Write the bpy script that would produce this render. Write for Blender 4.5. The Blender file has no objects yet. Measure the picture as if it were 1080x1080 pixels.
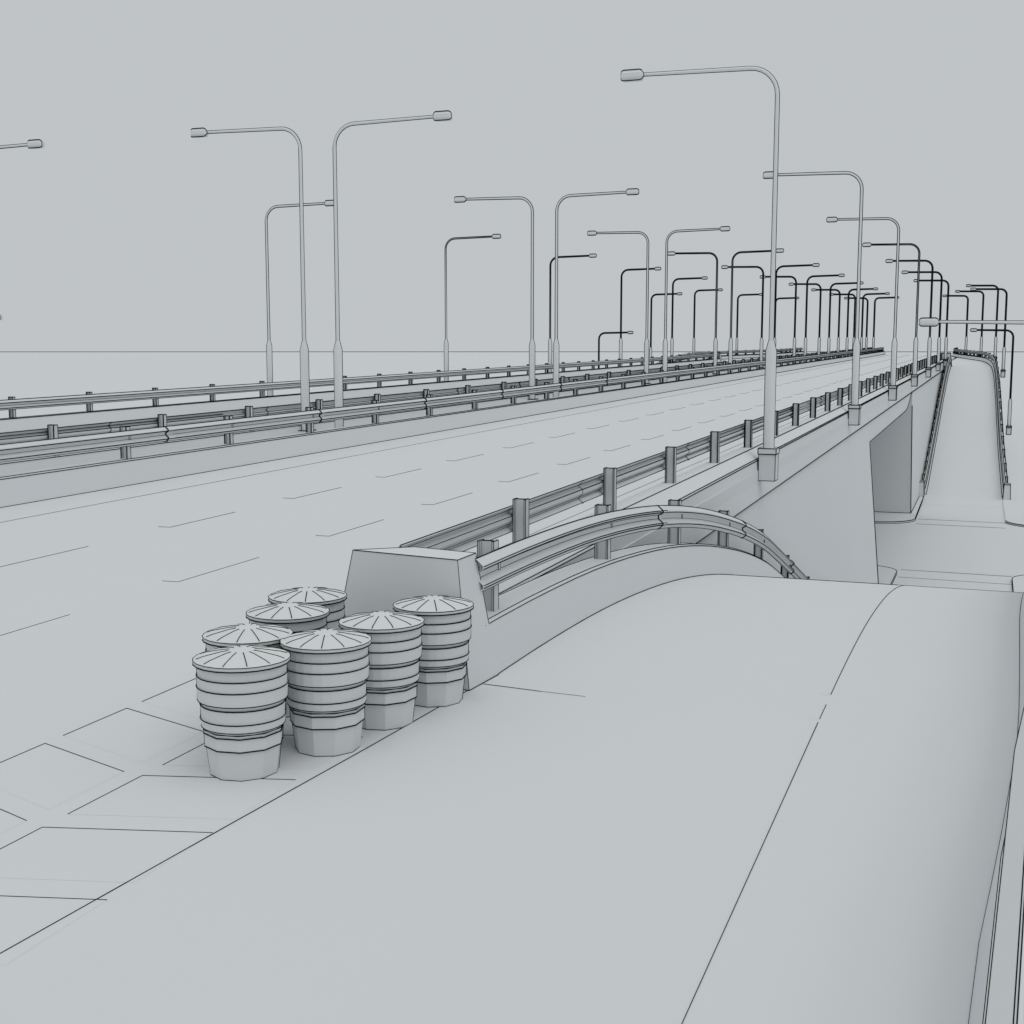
import bpy, math
from mathutils import Vector, Matrix
R = math.radians
# ------------------------------------------------------------------ scene, world, camera
sc = bpy.context.scene
C = sc.collection
EYE = 13.5                      # eye height over the ground plane; shapes below are written relative to the eye
FPX = 1350.0 * 1024 / 1080
GR = -13.5                      # ground level seen from the eye
G = 0.01092                     # gradient of the highway


def deck(y):
    return -3.7 + G * y


def mat(name, col, rough=0.95, var=0.03, scale=0.35, spec=0.15):
    m = bpy.data.materials.new(name)
    m.use_nodes = True
    nt = m.node_tree
    b = nt.nodes['Principled BSDF']
    b.inputs['Roughness'].default_value = rough
    b.inputs['Specular IOR Level'].default_value = spec
    tc = nt.nodes.new('ShaderNodeTexCoord')
    n = nt.nodes.new('ShaderNodeTexNoise')
    n.inputs['Scale'].default_value = scale
    n.inputs['Detail'].default_value = 5
    r = nt.nodes.new('ShaderNodeMapRange')
    r.inputs['To Min'].default_value = 1 - var
    r.inputs['To Max'].default_value = 1 + var
    mx = nt.nodes.new('ShaderNodeMix')
    mx.data_type = 'RGBA'
    mx.blend_type = 'MULTIPLY'
    mx.inputs[0].default_value = 1
    mx.inputs[6].default_value = (*col, 1)
    nt.links.new(tc.outputs['Object'], n.inputs['Vector'])
    nt.links.new(n.outputs['Fac'], r.inputs['Value'])
    nt.links.new(r.outputs['Result'], mx.inputs[7])
    nt.links.new(mx.outputs[2], b.inputs['Base Color'])
    return m


CLAY = (0.702, 0.719, 0.733)
M_ROAD = mat('road_clay', CLAY, var=0.012)
M_WALL = mat('wall_clay', (0.705, 0.728, 0.738), var=0.015, scale=0.2)
M_STEEL = mat('rail_clay', (0.68, 0.705, 0.71), rough=0.8, var=0.02, scale=2.0)
M_LAMP = mat('lamp_clay', (0.76, 0.775, 0.78), rough=0.8, var=0.01)
M_BARREL = mat('barrel_clay', (0.71, 0.732, 0.738), rough=0.75, var=0.015, scale=3)
M_INK = mat('edge_ink', (0.012, 0.014, 0.014), rough=1.0, var=0.0, spec=0.0)


class MB:
    """collects faces (plus dark edge strips) for one mesh object"""

    def __init__(self):
        self.v = []
        self.f = []
        self.m = []
        self.s = []

    def face(self, pts, mi=0, smooth=False):
        n = len(self.v)
        self.v += [tuple(p) for p in pts]
        self.f.append(tuple(range(n, n + len(pts))))
        self.m.append(mi)
        self.s.append(smooth)

    def grid(self, rings, closed=True, smooth=False, mi=0):
        n = len(self.v)
        k = len(rings[0])
        for r in rings:
            self.v += [tuple(p) for p in r]
        for i in range(len(rings) - 1):
            for j in range(k if closed else k - 1):
                a = n + i * k + j
                b = n + i * k + (j + 1) % k
                self.f.append((a, b, b + k, a + k))
                self.m.append(mi)
                self.s.append(smooth)

    def loft(self, rings, ink=(), w=1.0, caps=True, capink=None, smooth=False):
        self.grid(rings, True, smooth)
        if caps:
            self.face(list(reversed(rings[0])))
            self.face(rings[-1])
        for i in ink:
            self.line([r[i] for r in rings], w)
        for e in (capink or ()):
            r = rings[e]
            self.line(list(r) + [r[0]], w)

    def line(self, pts, w=1.0, rmax=None):
        pts = [Vector(p) for p in pts]
        for a, b in zip(pts, pts[1:]):
            d = b - a
            if d.length < 1e-5:
                continue
            d.normalize()
            up = Vector((0, 0, 1)) if abs(d.z) < 0.9 else Vector((1, 0, 0))
            s = d.cross(up).normalized()
            t = s.cross(d).normalized()
            ring = []
            for p in (a, b):
                r = max(p.length, 5.0) / FPX * w * 0.54
                if rmax:
                    r = min(r, rmax)
                ring.append([p + s * r, p + t * r, p - s * r, p - t * r])
            n = len(self.v)
            self.v += [tuple(q) for q in ring[0] + ring[1]]
            for j in range(4):
                k = (j + 1) % 4
                self.f.append((n + j, n + k, n + 4 + k, n + 4 + j))
                self.m.append(1)
                self.s.append(False)
            self.f.append((n + 3, n + 2, n + 1, n))
            self.m.append(1)
            self.s.append(False)
            self.f.append((n + 4, n + 5, n + 6, n + 7))
            self.m.append(1)
            self.s.append(False)

    def box(self, x0, x1, y0, y1, z0, z1, w=0.0, zf=None):
        z = zf or (lambda y: 0.0)
        r = []
        for y in (y0, y1):
            q = z(y)
            r.append([(x0, y, z0 + q), (x1, y, z0 + q), (x1, y, z1 + q), (x0, y, z1 + q)])
        self.loft(r, ink=(0, 1, 2, 3) if w else (), w=w or 1, capink=(0, 1) if w else None)

    def build(self, name, material, parent=None, origin=None):
        o0 = Vector(parent['o']) if parent is not None else Vector(origin or (0, 0, 0))
        me = bpy.data.meshes.new(name)
        me.from_pydata([(v[0] - o0.x, v[1] - o0.y, v[2] - o0.z) for v in self.v], [], self.f)
        me.materials.append(material)
        me.materials.append(M_INK)
        me.polygons.foreach_set('material_index', self.m)
        me.polygons.foreach_set('use_smooth', self.s)
        me.update()
        o = bpy.data.objects.new(name, me)
        C.objects.link(o)
        if parent is not None:
            o.parent = ROOTS[parent['k']]
        else:
            o.location = (o0.x, o0.y, o0.z + EYE)
        return o


ROOTS = {}


def thing(name, label, cat, o, group=None):
    """an Empty at the thing's base; o in eye-relative metres"""
    e = bpy.data.objects.new(name, None)
    e.empty_display_size = 0.3
    C.objects.link(e)
    e.location = (o[0], o[1], o[2] + EYE)
    tag(e, label, cat, group)
    k = len(ROOTS)
    ROOTS[k] = e
    return {'k': k, 'o': tuple(o)}


def tag(o, label, cat, group=None):
    o['label'] = label
    o['category'] = cat
    if group:
        o['group'] = group


def struct(o):
    o['kind'] = 'structure'
    return o


def sub(child, parent_obj):
    child.parent = parent_obj


# ------------------------------------------------------------------ profiles
def interp(tab, x):
    """Catmull-Rom through (x, value) pairs, linear outside"""
    if x <= tab[0][0]:
        a, b = tab[0], tab[1]
        return a[1] + (b[1] - a[1]) / (b[0] - a[0]) * (x - a[0])
    if x >= tab[-1][0]:
        a, b = tab[-2], tab[-1]
        return b[1] + (b[1] - a[1]) / (b[0] - a[0]) * (x - b[0])
    for i in range(len(tab) - 1):
        if tab[i][0] <= x <= tab[i + 1][0]:
            break
    x0, y0 = tab[i]
    x1, y1 = tab[i + 1]

    def slope(j):
        if j <= 0:
            return (tab[1][1] - tab[0][1]) / (tab[1][0] - tab[0][0])
        if j >= len(tab) - 1:
            return (tab[-1][1] - tab[-2][1]) / (tab[-1][0] - tab[-2][0])
        return (tab[j + 1][1] - tab[j - 1][1]) / (tab[j + 1][0] - tab[j - 1][0])
    h = x1 - x0
    t = (x - x0) / h
    m0, m1 = slope(i) * h, slope(i + 1) * h
    return ((2 * t**3 - 3 * t**2 + 1) * y0 + (t**3 - 2 * t**2 + t) * m0
            + (-2 * t**3 + 3 * t**2) * y1 + (t**3 - t**2) * m1)


OFFZ = [(10, deck(10)), (12.4, deck(12.4)), (14.7, -3.56), (17.1, -3.62), (19.5, -3.77), (21.8, -3.99), (24.3, -4.32),
        (26.6, -4.70), (29.2, -5.20), (31.9, -5.82), (33.9, -6.38), (38, -7.60), (45, -9.68), (52, -11.52),
        (57, -12.6), (62, -13.2), (66, -13.42), (70, -13.49)]
ONZ = [(112, -13.49), (118, -13.49), (122, -13.46), (126, -13.17), (130.7, -12.4), (138.8, -10.7), (150, -8.4), (162, -5.8),
       (173, -3.75), (180, -2.75), (187, -2.1), (195, deck(195) - .1), (202, deck(202)), (210, deck(210))]


def offz(y):
    return deck(y) if y < 11.5 else interp(OFFZ, y)


def onz(y):
    return deck(y) if y > 203 else interp(ONZ, y)


OFFX = [(-40, -1.2), (5, -.09), (10.15, .24), (12.26, .37), (13.8, .42), (19.7, .55), (25, .74), (40, 1.15), (60, 1.5), (70, 1.65)]
ONX = [(112, 1.6), (124, 1.48), (133, 1.28), (139.5, 1.1), (155, .8), (168, .55), (180, .25), (187, -.05), (195, -.75),
       (208, -2.3), (224, -4.3), (240, -6.15), (250, -6.8), (256, -6.9), (262, -6.9)]


def offx(y):
    return interp(OFFX, y)


def onx(y):
    return interp(ONX, y) if y < 256 else -6.9


def stations(a, b, step):
    n = max(1, int(math.ceil((b - a) / step)))
    return [a + (b - a) * i / n for i in range(n + 1)]


Y0, Y1 = -45.0, 274.0
MIR = -43.7                     # the far carriageway mirrors the near one


def mx(x, s):
    return x if s > 0 else MIR - x


def flip(ring, s):
    return ring if s > 0 else list(reversed(ring))


# ------------------------------------------------------------------ ground, street, pavements
g = MB()
NS = 192
RB = 14000
ring = [(RB * math.cos(2 * math.pi * i / NS), RB * math.sin(2 * math.pi * i / NS), GR) for i in range(NS)]
g.face(ring)
for i in range(NS):             # dark outer rim that reads as the horizon line
    a, b = ring[i], ring[(i + 1) % NS]
    g.face([a, b, (b[0], b[1], GR + 6), (a[0], a[1], GR + 6)], 1)
struct(g.build('ground', M_ROAD))

st = MB()
sz = GR + .006
st.face([(-90, 82, sz), (70, 82, sz), (70, 104, sz), (-90, 104, sz)])
for y, w in ((82.0, .28), (79.2, .25)):      # joints and stop line across the ramp mouths
    st.line([(-4.7, y, sz + .004), (1.7, y - .3, sz + .004)], w)
for y, w in ((104.5, .28), (107.6, .25)):
    st.line([(-5.0, y, sz + .004), (1.6, y - .2, sz + .004)], w)
struct(st.build('street', M_ROAD))


def pavement(name, outline, w=1.0, n0=0, n1=None):
    p = MB()
    lo = [(x, y, GR) for x, y in outline]
    hi = [(x, y, GR + .15) for x, y in outline]
    p.grid([lo, hi], True)
    p.face(hi)
    cx = sum(a[0] for a in outline) / len(outline)
    cy = sum(a[1] for a in outline) / len(outline)
    p.line(hi[n0:n1], w * .8)
    p.line(lo[n0:n1], w * .8)
    return struct(p.build(name, M_ROAD))


def arc(cx, cy, r, a0, a1, n=8):
    return [(cx + r * math.cos(R(a0 + (a1 - a0) * i / n)), cy + r * math.sin(R(a0 + (a1 - a0) * i / n))) for i in range(n + 1)]


pavement('pavement', [(-38.6, 60)] + [(-5.0, 60)] + arc(-6.75, 80.3, 1.9, 0, 90) + [(-38.6, 82.2)])
pavement('pavement', [(60, 60), (60, 82.2)] + arc(3.8, 80.1, 2.1, 90, 180) + [(1.7, 60)])
pavement('pavement', [(-38.6, 124), (-38.6, 103.6)] + arc(-8.3, 106.7, 3.1, -90, 0, 10) + [(-5.32, 122), (-5.4, 126)], n0=1)
pavement('pavement', [(60, 105)] + [(60, 190), (2.0, 190), (1.5, 124)] + arc(4.6, 108.0, 3.0, 180, 270) + [(60, 105.02)], n0=4)

# ------------------------------------------------------------------ highway deck and its markings
d = MB()
XL = MIR + 5.9
# sheet: wide before the ramps leave, narrower after
segs = [(Y0, 12.4, lambda y: offx(y) + .3), (12.4, 252.0, lambda y: -5.95), (252.0, Y1, lambda y: -6.0)]
for a, b, fx in segs:
    ys = stations(a, b, 8 if a < 0 else 60)
    rr = []
    for y in ys:
        xr = fx(y)
        rr.append([(MIR - xr, y, deck(y) - .3), (xr, y, deck(y) - .3), (xr, y, deck(y)), (MIR - xr, y, deck(y))])
    d.loft(rr, caps=(a > 100 or a < 0))
z = lambda x, y, e=.003: (x, y, deck(y) + e)
# seam towards the ramp, and the joint where the ramp begins
d.line([z(-5.62, 4), z(-5.33, 8.1), z(-5.17, 10.2), z(-5.04, 12.2)], 1.0)
d.line([z(-5.62, 4), z(-5.9, -6)], 1.0)
struct(d.build('highway_road', M_ROAD))


def paint(m, quad, zf, inked, w=.8, th=.001):
    """thin slab of road paint; inked = indices of the quad's edges drawn dark"""
    hi = [(x, y, zf(y) + th) for x, y in quad]
    m.face(hi)
    w *= min(1.0, (26.0 / max(1, Vector(hi[0]).length)) ** .5)
    for i in inked:
        m.line([hi[i], hi[(i + 1) % 4]], w)


mk = MB()
for s in (1, -1):
    for k in range(-6, 52):
        ya = 16.35 + 4.82 * k
        yb = ya + 2.35
        for xr in (-15.1, -11.56):
            # quad: right near, right far, left far, left near
            paint(mk, [(mx(xr, s), ya), (mx(xr, s), yb), (mx(xr - .28, s), yb), (mx(xr - .28, s), ya)], deck, (0, 3), .62)
    for (xa, y_a) in ((-18.8, Y0 + 2), (-8.04, 14.0)):
        for ya, yb in zip(stations(y_a, Y1 - 1, 20), stations(y_a, Y1 - 1, 20)[1:]):
            paint(mk, [(mx(xa, s), ya), (mx(xa, s), yb), (mx(xa - .2, s), yb), (mx(xa - .2, s), ya)], deck, (0,), .5)
struct(mk.build('lane_markings', M_ROAD))

cv = MB()
for k in range(-5, 3):                      # chevrons painted on the gore in front of the block
    yl = 9.49 + 1.2 * k
    paint(cv, [(-8.04, yl), (-8.04, yl + .95), (-6.86, yl + .55), (-6.86, yl - .4)], deck, (0, 1), 1.0)
    yr = 9.10 + 1.24 * k
    if yr < 11:
        paint(cv, [(-6.65, yr), (-6.65, yr + .95), (-5.36, yr + 1.3), (-5.36, yr + .35)], deck, (0, 1), 1.0)
struct(cv.build('gore_markings', M_ROAD))


# ------------------------------------------------------------------ bridge bodies (abutments, girder)
def body(name, label, cat, y_a, y_b, bat_a, bat_b, ink_end):
    m = MB()
    rr = []
    for y in stations(y_a, y_b, 12):
        t = (y - y_a) / (y_b - y_a)
        bt = bat_a + (bat_b - bat_a) * t
        xt = -5.97
        zt = deck(y) - .31
        rr.append([(MIR - xt - bt, y, GR - .2), (xt + bt, y, GR - .2), (xt, y, deck(y) - .8), (xt, y, zt),
                   (MIR - xt, y, zt), (MIR - xt, y, deck(y) - .8)])
    m.loft(rr, caps=True)
    r = rr[ink_end]
    yo = .012 if ink_end == -1 else -.012
    top = Vector(r[2])
    bot = Vector(r[1])
    gird = top + (bot - top) * ((1.15) / (top.z - bot.z))
    m.line([gird + Vector((.01, yo, 0)), bot + Vector((.01, yo, .2))], .8)
    foot = [(r[1][0], r[1][1], GR + .16), (r[0][0], r[0][1], GR + .16)]
    m.line(foot, .8)
    m.line([(rr[0][1][0] + .01, rr[0][1][1], GR + .16), (rr[-1][1][0] + .01, rr[-1][1][1], GR + .16)], .6)
    o = m.build(name, M_WALL, origin=(-22, (y_a + y_b) / 2, GR))
    tag(o, label, cat)
    return o


body('bridge_abutment', 'tall blank retaining wall under the highway on the near side of the cross street',
     'retaining wall', Y0, 70.0, .92, .92, -1)
body('bridge_abutment', 'retaining wall and square abutment face on the far side of the cross street underpass',
     'retaining wall', 110.0, Y1 - .3, .25, .25, 0)

gd = MB()
rr = []
prof = [(70.02, -1.95), (85, -1.95), (100, -1.95), (102.5, -1.93), (104, -1.8), (105.5, -1.55), (107, -1.2), (108.2, -.95), (109.98, -.86)]
for y, zz in prof:
    rr.append([(MIR + 5.96, y, deck(y) + zz), (-5.96, y, deck(y) + zz), (-5.96, y, deck(y) - .31), (MIR + 5.96, y, deck(y) - .31)])
gd.loft(rr, caps=True)
gd.line([(r[1][0], r[1][1], r[1][2]) for r in rr], .9)
tag(gd.build('bridge_girder', M_WALL, origin=(-22, 90, -5)), 'bridge span over the cross street with a curved haunch at its far end', 'bridge')


# ------------------------------------------------------------------ ramps
def ramp(name, s, ys, zf, xf, seam=None, centre=None):
    m = MB()
    rr = []
    for y in ys:
        xo = xf(y) + .5
        r = [(mx(-5.5, s), y, GR - .1), (mx(xo, s), y, GR - .1), (mx(xo, s), y, zf(y)), (mx(-5.5, s), y, zf(y))]
        rr.append(flip(r, s))
    m.grid(rr, True, smooth=False)
    for a, b in zip(rr, rr[1:]):
        pass
    m.face(list(reversed(rr[0])))
    m.face(rr[-1])
    if s > 0 and seam:
        for pts, w in seam:
            m.line([(x, y, zf(y) + .004) for x, y in pts], w)
    if s > 0 and centre:
        for a, b in centre:
            yy = stations(a, b, .8)
            for p, q in zip(yy, yy[1:]):
                paint(m, [(-1.42, p), (-1.42, q), (-1.54, q), (-1.54, p)], zf, (0,), .75)
    return struct(m.build(name, M_ROAD))


off_y = stations(12.4, 70, .8)
on_y = stations(118, 262, 1.2)
for s in (1, -1):
    ramp('ramp_road', s, off_y, offz, offx,
         seam=[([(-4.98, 12.5), (-4.3, 12.43)], .6),
               ([(-4.3, 12.43), (-3.8, 12.40)], .35),
               ([(-4.9, 26.9), (-3, 26.9), (-1.6, 26.9)], .9), ([(-1.6, 26.9), (.8, 26.9)], .45)],
         centre=[(12.42, 12.95), (13.35, 26.5)])
    m = MB()                    # ramp body before the gore (under the deck sheet)
    r0 = []
    for y in stations(Y0, 12.38, 5):
        xo = offx(y) + .5
        r0.append(flip([(mx(-5.5, s), y, GR - .1), (mx(xo, s), y, GR - .1), (mx(xo, s), y, deck(y) - .31), (mx(-5.5, s), y, deck(y) - .31)], s))
    m.loft(r0)
    if s > 0:
        m.line([(-1.42, y, deck(y) + .003) for y in (3.0, 8.9, 12.3)], .75)
    struct(m.build('ramp_embankment', M_WALL))
    ramp('ramp_road', s, on_y, onz, onx)


# ------------------------------------------------------------------ concrete parapets
def parapet(label, s, ys, xf, zf, sec, ink, w=1.0, side=1, fl=1, ends=(-1,)):
    """sec = (dx, dz) ring; dx grows away from the road"""
    m = MB()
    rr = []
    for y in ys:
        r = [(mx(xf(y) + side * a, s), y, zf(y) + b) for a, b in sec]
        rr.append(flip(r, fl * side * s))
    n = len(sec)
    idx = [i if fl * side * s > 0 else n - 1 - i for i in ink]
    m.loft(rr, ink=idx, w=w, capink=(0, 1 - 2) if False else None)
    for e in ends:
        m.line(list(rr[e]) + [rr[e][0]], w * .8)
    o0 = (mx(xf(ys[0]), s), ys[0], zf(ys[0]))
    o = m.build('parapet_wall', M_WALL, origin=o0)
    tag(o, label, 'parapet')
    return o


# outer wall of the highway: inner base, top, sloped back, small bevel, fascia
SEC_OUT = [(0, .002), (.2, .52), (.58, .52), (.87, .31), (.90, .27), (.99, -.80), (.0, -.80)]
SEC_MED = [(0, .002), (.17, .60), (.22, .64), (.62, .64), (.80, .002), (.4, -.2)]
SEC_RAMP = [(0, .004), (.10, .57), (.14, .60), (.52, .60), (.62, -.9), (.3, -.9)]
parapet('low concrete wall along the right edge of the near carriageway, carrying guardrail and lamp plinths', 1,
        stations(13.0, 186.0, 30), lambda y: -6.9, deck, SEC_OUT, (0, 2, 3, 4, 5), 1.1)
parapet('low concrete wall along the outer left edge of the far carriageway', -1,
        stations(13.0, 186.0, 30), lambda y: -6.9, deck, SEC_OUT, (0, 1, 2, 3, 5), 1.0)
parapet('near concrete median wall facing the near carriageway', 1, stations(Y0, Y1 - .4, 20), lambda y: -20.45, deck,
        SEC_MED, (0, 1, 2), .85, side=-1)
parapet('far concrete median wall facing the far carriageway', 1, stations(Y0, Y1 - .4, 20), lambda y: -23.5, deck,
        SEC_MED, (0, 2, 3, 4), .9, side=1)
for s, nm in ((1, 'near'), (-1, 'far left')):
    parapet('curved low wall on the inner side of the %s descending ramp, starting at the big block' % nm, s,
            [12.8] + stations(13.4, 61.5, .9), lambda y: -4.98, offz, SEC_RAMP, (0, 1, 2, 3), 1.0, side=-1)
    parapet('low wall along the outer side of the %s descending ramp' % nm, s,
            stations(Y0, 8, 6) + stations(9, 61.5, .9), offx, offz, SEC_RAMP, (0, 1, 3), .9)
    parapet('low wall between the highway and the %s rising ramp beyond the street' % nm, s,
            stations(124.5, 186, 1.6), lambda y: -5.2, onz, SEC_RAMP, (0, 1, 3), .9, side=-1)
    parapet('low wall along the outer side of the %s rising ramp, bending in to join the highway' % nm, s,
            stations(124.5, Y1 - .4, 1.8), onx, onz, SEC_RAMP, (0, 1, 3), .9)


# ------------------------------------------------------------------ end blocks
def hexa(m, lo, hi, w=1.0, lines=True):
    m.grid([lo, hi], True)
    m.face(hi)
    m.face(list(reversed(lo)))
    if lines:
        m.line(hi + hi[:1], w)
        m.line(lo + lo[:1], w)
        for a, b in zip(lo, hi):
            m.line([a, b], w * .7)


m = MB()
zb = deck(12.5) - .02
lo = [(-6.86, 12.52, zb), (-5.02, 12.20, zb), (-4.965, 12.92, zb), (-6.9, 13.3, zb)]
hi = [(-6.57, 12.58, -2.20), (-5.21, 12.35, -2.20), (-5.21, 12.86, -2.20), (-6.02, 13.02, -2.20)]
hexa(m, lo, hi, 1.0, lines=False)
m.line(hi + hi[:1], 1.0)
m.line([(a, b, deck(b) + .004) for a, b, _ in lo[:3]], .9)
m.line([lo[0], hi[0]], .8)
m.line([lo[1], hi[1]], .7)
q = Vector(hi[2]).lerp(Vector(lo[2]), .56)
m.line([q, hi[2]], .9)
o = m.build('concrete_block', M_WALL, origin=(-5.9, 12.6, zb))
tag(o, 'big tapered concrete end block behind the barrels, where highway wall and ramp wall meet', 'concrete block')
for s, lab in ((1, 'far concrete end block where the rising ramp wall meets the highway wall'),
               (-1, 'distant concrete end block on the far left carriageway beside its rising ramp')):
    m = MB()
    zb = deck(186.5) - .4
    lo = [(mx(-6.85, s), 186.1, zb), (mx(-5.1, s), 186.1, zb), (mx(-5.1, s), 187.2, zb), (mx(-6.85, s), 187.2, zb)]
    hi = [(mx(-6.6, s), 186.2, zb + 1.75), (mx(-5.3, s), 186.2, zb + 1.75), (mx(-5.3, s), 187.0, zb + 1.75), (mx(-6.6, s), 187.0, zb + 1.75)]
    hexa(m, flip(lo, s), flip(hi, s), .9)
    tag(m.build('concrete_block', M_WALL, origin=(mx(-5.9, s), 186.6, zb)), lab, 'concrete block')
for s, nm in ((1, 'near'), (-1, 'far left')):
    for (xa, xb, y, lab) in ((-5.95, -5.3, 123.3, 'left'), (1.5, 2.15, 123.3, 'right')):
        m = MB()
        lo = [(mx(xa, s), y, GR), (mx(xb, s), y, GR), (mx(xb, s), y + 1.2, GR), (mx(xa, s), y + 1.2, GR)]
        hi = [(mx(xa + .06, s), y + .06, GR + 1.5), (mx(xb - .06, s), y + .06, GR + 1.5),
              (mx(xb - .06, s), y + 1.15, GR + 1.5), (mx(xa + .06, s), y + 1.15, GR + 1.5)]
        hexa(m, flip(lo, s), flip(hi, s), .9)
        side = {'left': 'inner', 'right': 'outer'}[lab]
        tag(m.build('wall_pier', M_WALL, origin=(mx((xa + xb) / 2, s), y + .6, GR)),
            'square pier at the foot of the %s rising ramp, on its %s side' % (nm, side), 'pier')

# ------------------------------------------------------------------ guardrails
RAIL = [(0, .388), (.018, .395), (.112, .312), (.112, .282), (.030, .240), (.030, .172), (.112, .100), (.112, .070), (.035, .005), (.01, .005)]


def rail_ring(x, y, zb, sgn):
    out = [(x + sgn * (a + .012), y, zb + b) for a, b in RAIL]
    inn = [(x + sgn * a - sgn * .0, y, zb + b) for a, b in reversed(RAIL)]
    return out + inn


def guardrail(label, pathx, topz, ys, posts, sgn, joints, group=None, lw=1.0):
    """sgn: +1 rail on the +x side of the posts"""
    ya = ys[0]
    mid = ys[len(ys) // 3]
    FACE = (-pathx(mid)) * sgn > -.5
    t = thing('guardrail', label, 'guardrail', (pathx(ya), ya, topz(ya)), group)
    m = MB()
    rr = [rail_ring(pathx(y) + sgn * .09, y, topz(y) + .325, sgn) for y in ys]
    m.grid(rr, True)
    m.face(list(reversed(rr[0])))
    m.face(rr[-1])
    for ra, rb in zip(rr, rr[1:]):
        dd = Vector(ra[0]).length
        att = min(1.0, (38.0 / dd) ** .42)
        if dd < (22 if FACE else 40):
            ls = ((1, 1.0), (3, 1.1), (2, 1.0), (4, .8), (5, .6), (7, 1.1), (6, 1.0), (8, .9), (18, 1.0), (17, .9), (15, .8),  # near ridge lines drawn heavier, painting in the shade on the rail's undersides
                  (13, .8), (12, .6), (11, .8))
        else:
            ls = ((1, 1.0), (3, .9), (5, .45), (7, .9), (8, .7)) if FACE else ((18, 1.0), (15, .6), (14, .6), (11, .9))
        for i, w in ls:
            m.line([ra[i], rb[i]], w * lw * att)
    rail = m.build('rail', M_STEEL, t)
    for y in joints:
        m = MB()
        r = rail_ring(pathx(y) + sgn * .095, y, topz(y) + .325, sgn)[:10]
        r2 = rail_ring(pathx(y + .3) + sgn * .095, y + .3, topz(y + .3) + .325, sgn)[:10]
        m.grid([r, r2], False)
        m.line(r, 1.7 * lw)
        m.line(rail_ring(pathx(y) + sgn * .095, y, topz(y) + .325, sgn)[10:], 1.3 * lw)
        j = m.build('splice', M_STEEL, t)
        j.parent = rail
    for y in posts:
        m = MB()
        x = pathx(y)
        zb = topz(y) - .02
        h = .84
        a, b, w_ = .10, .075, .022
        cr = [(-a, -b), (-a + w_, -b), (-a + w_, -.012), (a - w_, -.012), (a - w_, -b), (a, -b),
              (a, b), (a - w_, b), (a - w_, .012), (-a + w_, .012), (-a + w_, b), (-a, b)]
        lo = [(x + p, y + q, zb) for p, q in cr]
        hi = [(x + p, y + q, zb + h) for p, q in cr]
        m.grid([lo, hi], True)
        m.face(hi)
        dist = math.hypot(x, y)
        if dist < 48:           # bolt bracket in the valley of the rail
            xb = x + sgn * .128
            m.box(xb - .014, xb + .014, y - .03, y + .03, zb + .02 + .325 + .165, zb + .02 + .325 + .262, .6)
        if dist < 170:
            m.line(hi + hi[:1], .8 * lw)
            for i in (0, 5, 6, 11):
                m.line([lo[i], hi[i]], .8 * lw)
            if dist < 110:
                m.line([lo[1], hi[1]], .6 * lw)
                m.line([lo[4], hi[4]], .6 * lw)
            if dist < 70:
                m.line([lo[2], hi[2]], .45 * lw)
                m.line([lo[3], hi[3]], .45 * lw)
                m.line(lo + lo[:1], .6 * lw)
        else:
            for i in (0, 5):
                m.line([lo[i], hi[i]], .8 * lw)
        m.build('post', M_STEEL, t)
    return t


PK = lambda a, b: [17.85 + 4.8 * k for k in range(-20, 60) if a <= 17.85 + 4.8 * k <= b]
JT = lambda a, b, s0=21.35: [s0 + 8.45 * k for k in range(-6, 30) if a <= s0 + 8.45 * k <= b and s0 + 8.45 * k < 75]
guardrail('steel guardrail on the right edge wall of the near carriageway, seen from its post side',
          lambda y: -6.5, lambda y: deck(y) + .49, stations(13.9, 186.0, 12), PK(15, 186), -1, JT(13, 186))
guardrail('steel guardrail on the outer left edge wall of the far carriageway', lambda y: MIR + 6.42, lambda y: deck(y) + .56,
          stations(13.2, 186.0, 12), PK(13, 186), 1, [])
guardrail('steel guardrail on the near median wall, its rail facing the near carriageway', lambda y: -20.86,
          lambda y: deck(y) + .64, stations(-20, Y1 - 1, 14), PK(-20, Y1 - 1), 1, JT(10, 100, 29))
guardrail('steel guardrail on the far median wall, seen from its post side beyond the median lamps', lambda y: -23.15,
          lambda y: deck(y) + .64, stations(-20, Y1 - 1, 14), PK(-20, Y1 - 1), -1, JT(10, 100, 30))
RP = [13.48 + 4.66 * k for k in range(0, 11) if 13.48 + 4.66 * k < 61]
for s, nm in ((1, 'near'), (-1, 'far left')):
    guardrail('guardrail curving down along the inner side of the %s descending ramp' % nm, lambda y, s=s: mx(-5.31, s),
              lambda y: offz(y) + .585, [12.82] + stations(13.4, 61, .8), RP, s, [21.0, 29.0, 37.0] if s > 0 else [])
    guardrail('guardrail on the outer side wall of the %s descending ramp' % nm, lambda y, s=s: mx(offx(y) + .36, s),
              lambda y: offz(y) + .60, stations(-20, 8, 6) + stations(9, 61, .8), [-15.0 + 4.75 * k for k in range(16)], -s, [])
    guardrail('guardrail between the highway and the %s rising ramp beyond the street' % nm, lambda y, s=s: mx(-5.56, s),
              lambda y: onz(y) + .60, stations(124.8, 186, 1.5), [127 + 4.8 * k for k in range(13)], s, [])
    guardrail('guardrail on the outer side of the %s rising ramp, bending in to the highway' % nm, lambda y, s=s: mx(onx(y) + .36, s),
              lambda y: onz(y) + .60, stations(124.8, Y1 - 1, 1.8), [127 + 4.8 * k for k in range(31) if 127 + 4.8 * k < Y1 - 1], -s, [])


# ------------------------------------------------------------------ street lamps
def circ(c, u, v, r, n=10):
    return [tuple(c[i] + r * (math.cos(2 * math.pi * k / n) * u[i] + math.sin(2 * math.pi * k / n) * v[i]) for i in range(3)) for k in range(n)]


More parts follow.
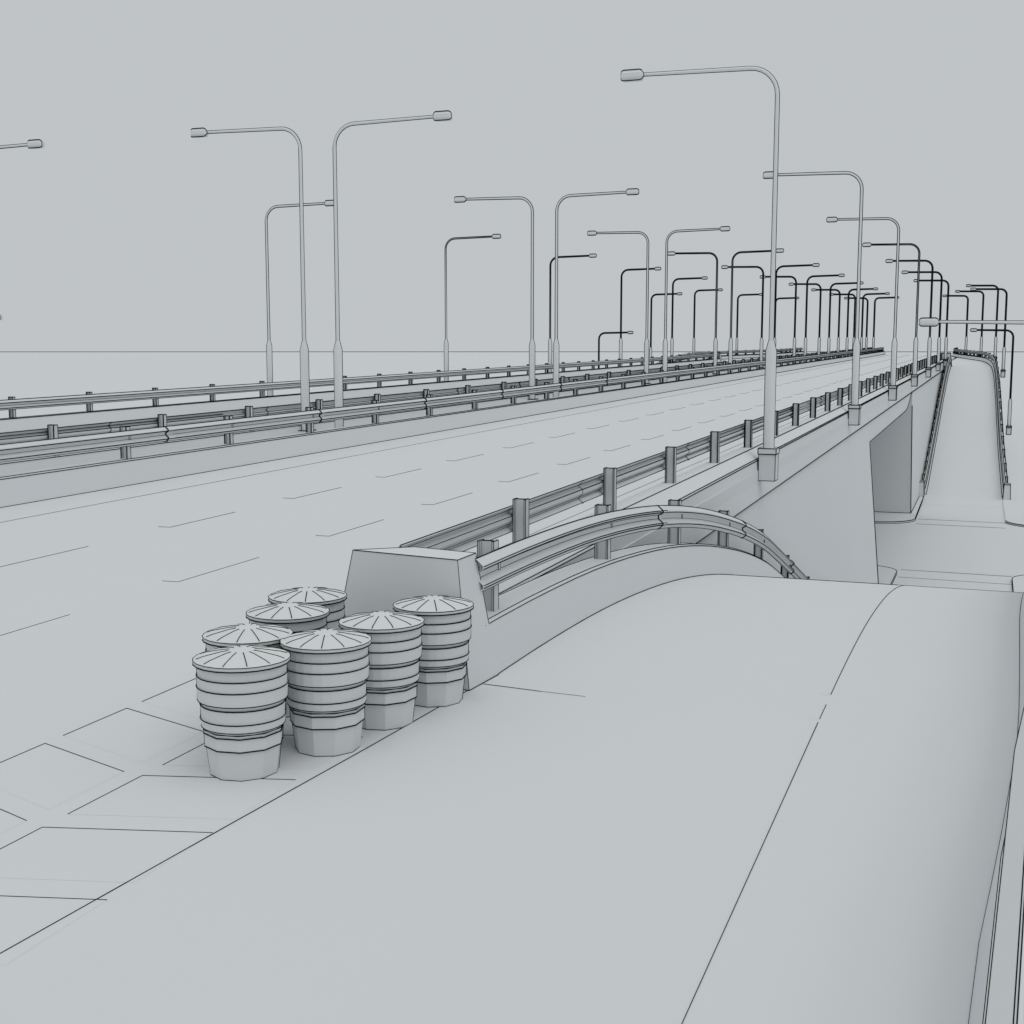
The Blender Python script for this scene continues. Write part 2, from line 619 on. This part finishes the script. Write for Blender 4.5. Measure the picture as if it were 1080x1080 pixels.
def lamp(x, y, zd, sgn, label, group, plinth=(-.45, .47, .26), lw=1.0):
    """sgn +1: arm towards +x. zd: road level"""
    t = thing('street_lamp', label, 'street lamp', (x, y, zd), group)
    blk = y > (80 if (x < -30 or x > -1) else 95)
    far = 1.0 if y < 50 else (1.6 if blk else 1.1)
    ins = .45 if blk else 1.0
    side = Vector((y, -x, 0)).normalized()          # strips run up the two sides
    ez = Vector((0, 0, 1))
    m = MB()
    zs = [(plinth[1] - .02, .145), (3.30, .145), (3.60, .068)]
    rings = [circ((x, y, zd + a), (1, 0, 0), (0, 1, 0), r) for a, r in zs]
    m.grid(rings, True, smooth=True)
    for q in (1, -1):
        m.line([Vector((x, y, zd + a)) + side * (q * r) for a, r in zs], .8 * lw)
    m.build('base_sleeve', M_LAMP, t)
    # mast and arm as one swept tube
    H = 11.05
    path = [Vector((x, y, zd + 3.55)), Vector((x, y, zd + H - .9))]
    for k in range(1, 8):
        a = math.pi / 2 * k / 7
        path.append(Vector((x + sgn * .75 * (1 - math.cos(a)), y, zd + H - .9 + .75 * math.sin(a))))
    rad = [.060, .052] + [.050] * 7
    m = MB()
    rings = []
    for i, p in enumerate(path):
        a = path[max(0, i - 1)]
        b = path[min(len(path) - 1, i + 1)]
        dd = (b - a).normalized()
        u = Vector((0, 1, 0))
        v = dd.cross(u).normalized()
        rings.append(circ(p, u, v, rad[i]))
    m.grid(rings, True, smooth=True)
    for q in (1, -1):
        pts = []
        for i, p in enumerate(path):
            a = path[max(0, i - 1)]
            b = path[min(len(path) - 1, i + 1)]
            dd = (b - a).normalized()
            if i < 2:
                n = side * (q * (1 if side.x > 0 else -1))
            else:
                n = dd.cross(Vector((0, 1, 0))).normalized() * q
                if i >= 2 and dd.cross(Vector((0, 1, 0))).dot(Vector((1, 0, 0))) < -1e-3:
                    n = -n * 1.0
                    n = -n if False else n
            pts.append(p + n * rad[i] * ins)
        if sgn > 0:
            pts = [p for p in pts]
        m.line(pts, .9 * lw * far)
    m.build('mast', M_LAMP, t)
    m = MB()
    e0 = path[-1]
    e1 = e0 + Vector((sgn * 2.96, 0, .05))
    rings = [circ(e0, (0, 1, 0), (0, 0, 1), .052), circ(e1, (0, 1, 0), (0, 0, 1), .042)]
    if sgn < 0:
        rings = [list(reversed(r)) for r in rings]
    m.grid(rings, True, smooth=True)
    m.line([e0 + ez * .052 * ins, e1 + ez * .042 * ins], .9 * lw * far)
    m.line([e0 - ez * .052 * ins, e1 - ez * .042 * ins], .9 * lw * far)
    m.build('arm', M_LAMP, t)
    m = MB()
    hx = [(0, .045, .07), (.05, .125, .14), (.10, .145, .17), (.56, .145, .17), (.62, .125, .14), (.645, .09, .08)]
    rings = []
    for a, hz, hy in hx:
        c = e1 + Vector((sgn * a, 0, -.01))
        k = [(-hy * .6, -hz), (hy * .6, -hz), (hy, -hz * .4), (hy, hz * .4), (hy * .6, hz), (-hy * .6, hz), (-hy, hz * .4), (-hy, -hz * .4)]
        r = [(c.x, c.y + p, c.z + q) for p, q in k]
        rings.append(r if sgn > 0 else list(reversed(r)))
    m.loft(rings)
    top = [Vector((e1.x + sgn * a, e1.y - hy * .7, e1.z - .01 + hz)) for a, hz, hy in hx]
    bot = [Vector((e1.x + sgn * a, e1.y - hy * .7, e1.z - .01 - hz)) for a, hz, hy in hx]
    m.line(top + list(reversed(bot)) + top[:1], .9 * lw)
    m.build('lamp_head', M_LAMP, t)
    m = MB()
    w = plinth[2]
    m.box(x - w, x + w, y - .25, y + .25, zd + plinth[0], zd + plinth[1] - .16, .7 * lw)
    m.box(x - w - .02, x + w + .02, y - .27, y + .27, zd + plinth[1] - .158, zd + plinth[1], .9 * lw)
    m.build('plinth', M_WALL, t)
    return t


ORD = ['first', 'second', 'third', 'fourth', 'fifth', 'sixth', 'seventh', 'eighth', 'ninth', 'tenth', 'eleventh']
for k in range(7):
    y = 35.9 + 23.95 * k
    x = -5.72
    lamp(x, y, deck(y), -1, '%s nearest lamp on the right edge wall of the near carriageway, arm to the left' % ORD[k],
         'lamps on the right edge wall of the highway', plinth=(-.28, .62, .23))
for k in range(-1, 10):
    y = 40 + 24 * k
    lamp(-21.35, y, deck(y), 1, '%s nearest median lamp reaching its arm right over the near carriageway' % ORD[k + 1],
         'median lamps over the near carriageway', plinth=(0, .47, .24))
    lamp(-22.68, y, deck(y), -1, '%s nearest median lamp reaching its arm left over the far carriageway' % ORD[k + 1],
         'median lamps over the far carriageway', plinth=(0, .47, .24))
for k in range(6):
    y = 63 if k == 1 else 40 + 24 * k
    lamp(-37.95, y, deck(y), 1, '%s nearest lamp on the outer left edge wall of the far carriageway' % ORD[k],
         'lamps on the outer left edge wall')
for s, nm in ((1, 'near'), (-1, 'far left')):
    yl = 47.7 if s > 0 else 45.9
    lamp(mx(1.92, s), yl, offz(yl) + .48, -s, 'lamp beside the %s descending ramp with its arm low across the frame edge' % nm,
         'lamps along the ramps', plinth=(-.78, .14, .24))
    pts = [(2.08, 149 if s > 0 else 154, onz(149) - .1, 'halfway up the %s rising ramp, lowest of its row')] + \
          [(onx(179) + 1.0, 177.5, onz(177.5), 'at the top of the %s rising ramp, nearest of the row there'),
           (.45, 201, deck(201), 'second along the bend where the %s rising ramp joins the highway'),
           (-1.7, 226, deck(226), 'third along the bend where the %s rising ramp joins the highway'),
           (-4.5, 250, deck(250), 'farthest along the bend where the %s rising ramp joins the highway')]
    for x, y, zd, lab in pts:
        if abs(y - 177.5) < .1:
            x = 1.45
        lamp(mx(x, s), y, zd, -s, 'street lamp ' + lab % nm, 'lamps along the ramps', plinth=(-.3, .62, .24))


# ------------------------------------------------------------------ barrels
def barrel(x, y, label, rot, scale=1.0):
    zb = deck(y)
    t = thing('traffic_barrel', label, 'barrel', (x, y, zb), 'plastic barrels in front of the concrete block')
    m = MB()
    # (height, radius) from the rim down; sharp rings at the ledges
    up = [(.975, .372), (.93, .378), (.872, .374), (.868, .383), (.778, .380), (.774, .386), (.66, .380), (.625, .352), (.618, .352)]
    mid = [(.618, .352), (.61, .358), (.505, .352), (.498, .360), (.43, .354), (.412, .338), (.408, .330)]
    n = 28
    def ringat(h, r, n=n, o=0):
        return [(x + r * scale * math.cos(rot + o + 2 * math.pi * k / n), y + r * scale * math.sin(rot + o + 2 * math.pi * k / n), zb + h * scale) for k in range(n)]
    pr = list(reversed(up))
    m.grid([ringat(h, r) for h, r in pr], True, smooth=False)
    pm = list(reversed(mid))
    m.grid([ringat(h, r) for h, r in pm], True, smooth=False)
    low = [(0.0, .292), (.255, .322), (.262, .334), (.372, .334), (.404, .342), (.41, .335)]
    m.grid([ringat(h, r, 10) for h, r in low], True, smooth=False)
    m.face(list(reversed(ringat(0, .292, 10))))
    for h, r, w, k in ((.868, .384, 1.3, n), (.774, .387, 1.3, n), (.655, .381, .9, n), (.615, .360, 1.3, n), (.498, .361, 1.3, n),
                       (.428, .355, .9, n), (.372, .342, 1.2, 10), (.404, .344, 1.1, 10), (.258, .336, 1.3, 10), (0.0, .292, .9, 10)):
        rg = ringat(h, r, k)
        m.line(rg + rg[:1], w)
    dv = Vector((x, y, 0)).normalized()
    sd = Vector((dv.y, -dv.x, 0))
    allp = list(reversed(low)) 
    prof2 = [(.93, .378), (.868, .383), (.66, .381), (.61, .356), (.498, .358), (.43, .352), (.39, .335), (.262, .332), (.255, .320), (.0, .290)]
    for q in (1, -1):
        m.line([(x + sd.x * q * r * scale, y + sd.y * q * r * scale, zb + h * scale) for h, r in prof2], .6)
    body_ = m.build('body', M_BARREL, t)
    m = MB()
    n2 = 22
    prof3 = [(.965, .375), (.968, .408), (1.0, .410), (1.026, .33), (1.058, .17), (1.068, .06), (1.069, 0.001)]
    m.grid([ringat(h, r, n2) for h, r in prof3], True, smooth=False)
    for h, r, w in ((.966, .410, 1.3), (1.0, .412, .8)):
        rg = ringat(h, r, n2)
        m.line(rg + rg[:1], w)
    for k in range(12):                              # raised ribs on the lid
        a = rot + math.pi / 6 * k
        def P(r, h, da):
            return (x + r * scale * math.cos(a + da), y + r * scale * math.sin(a + da), zb + h * scale)
        m.line([P(.11, 1.065, 0), P(.17, 1.059, 0), P(.33, 1.027, 0), P(.385, 1.010, 0)], .9)
    m.build('lid', M_BARREL, t)
    return t


B = [(-5.90, 9.23, 'nearest to the viewer, leftmost of the front row', .15),
     (-5.53, 10.04, 'second of the front row, right beside the nearest one', .4),
     (-5.40, 10.91, 'third of the front row, second from the concrete block', .22),
     (-5.24, 11.78, 'last of the front row, by the right block corner', .5),
     (-6.32, 10.00, 'nearest of the back row, mostly hidden by the front left one', .30),
     (-6.47, 10.98, 'middle one of the back row of three', .1),
     (-6.68, 11.75, 'last of the back row, by the left block edge', .45)]
for x, y, lab, rot in B:
    barrel(x, y, 'ribbed plastic barrel, ' + lab, rot)

# ------------------------------------------------------------------ light and camera
w = bpy.data.worlds.new('World')
sc.world = w
w.use_nodes = True
bg = w.node_tree.nodes['Background']
bg.inputs['Color'].default_value = (0.525, 0.550, 0.562, 1)
bg.inputs['Strength'].default_value = 1.0
sun = bpy.data.lights.new('sun', 'SUN')
sun.energy = 0.76
sun.angle = R(60)
sun.color = (1, .99, .97)
so = bpy.data.objects.new('sun', sun)
so.rotation_euler = (R(12), R(14), 0)
so.location = (0, 0, 60)
C.objects.link(so)

cam = bpy.data.cameras.new('camera')
co = bpy.data.objects.new('camera', cam)
C.objects.link(co)
cam.sensor_width = 36
cam.lens = 45.0
cam.clip_start = .1
cam.clip_end = 40000
co.location = (0, 0, EYE)
co.rotation_euler = (R(90 - 7.177), 0, R(20.4085))
sc.camera = co
sc.view_settings.view_transform = 'Standard'
sc.view_settings.look = 'None'
sc.view_settings.exposure = 0
sc.view_settings.gamma = 1
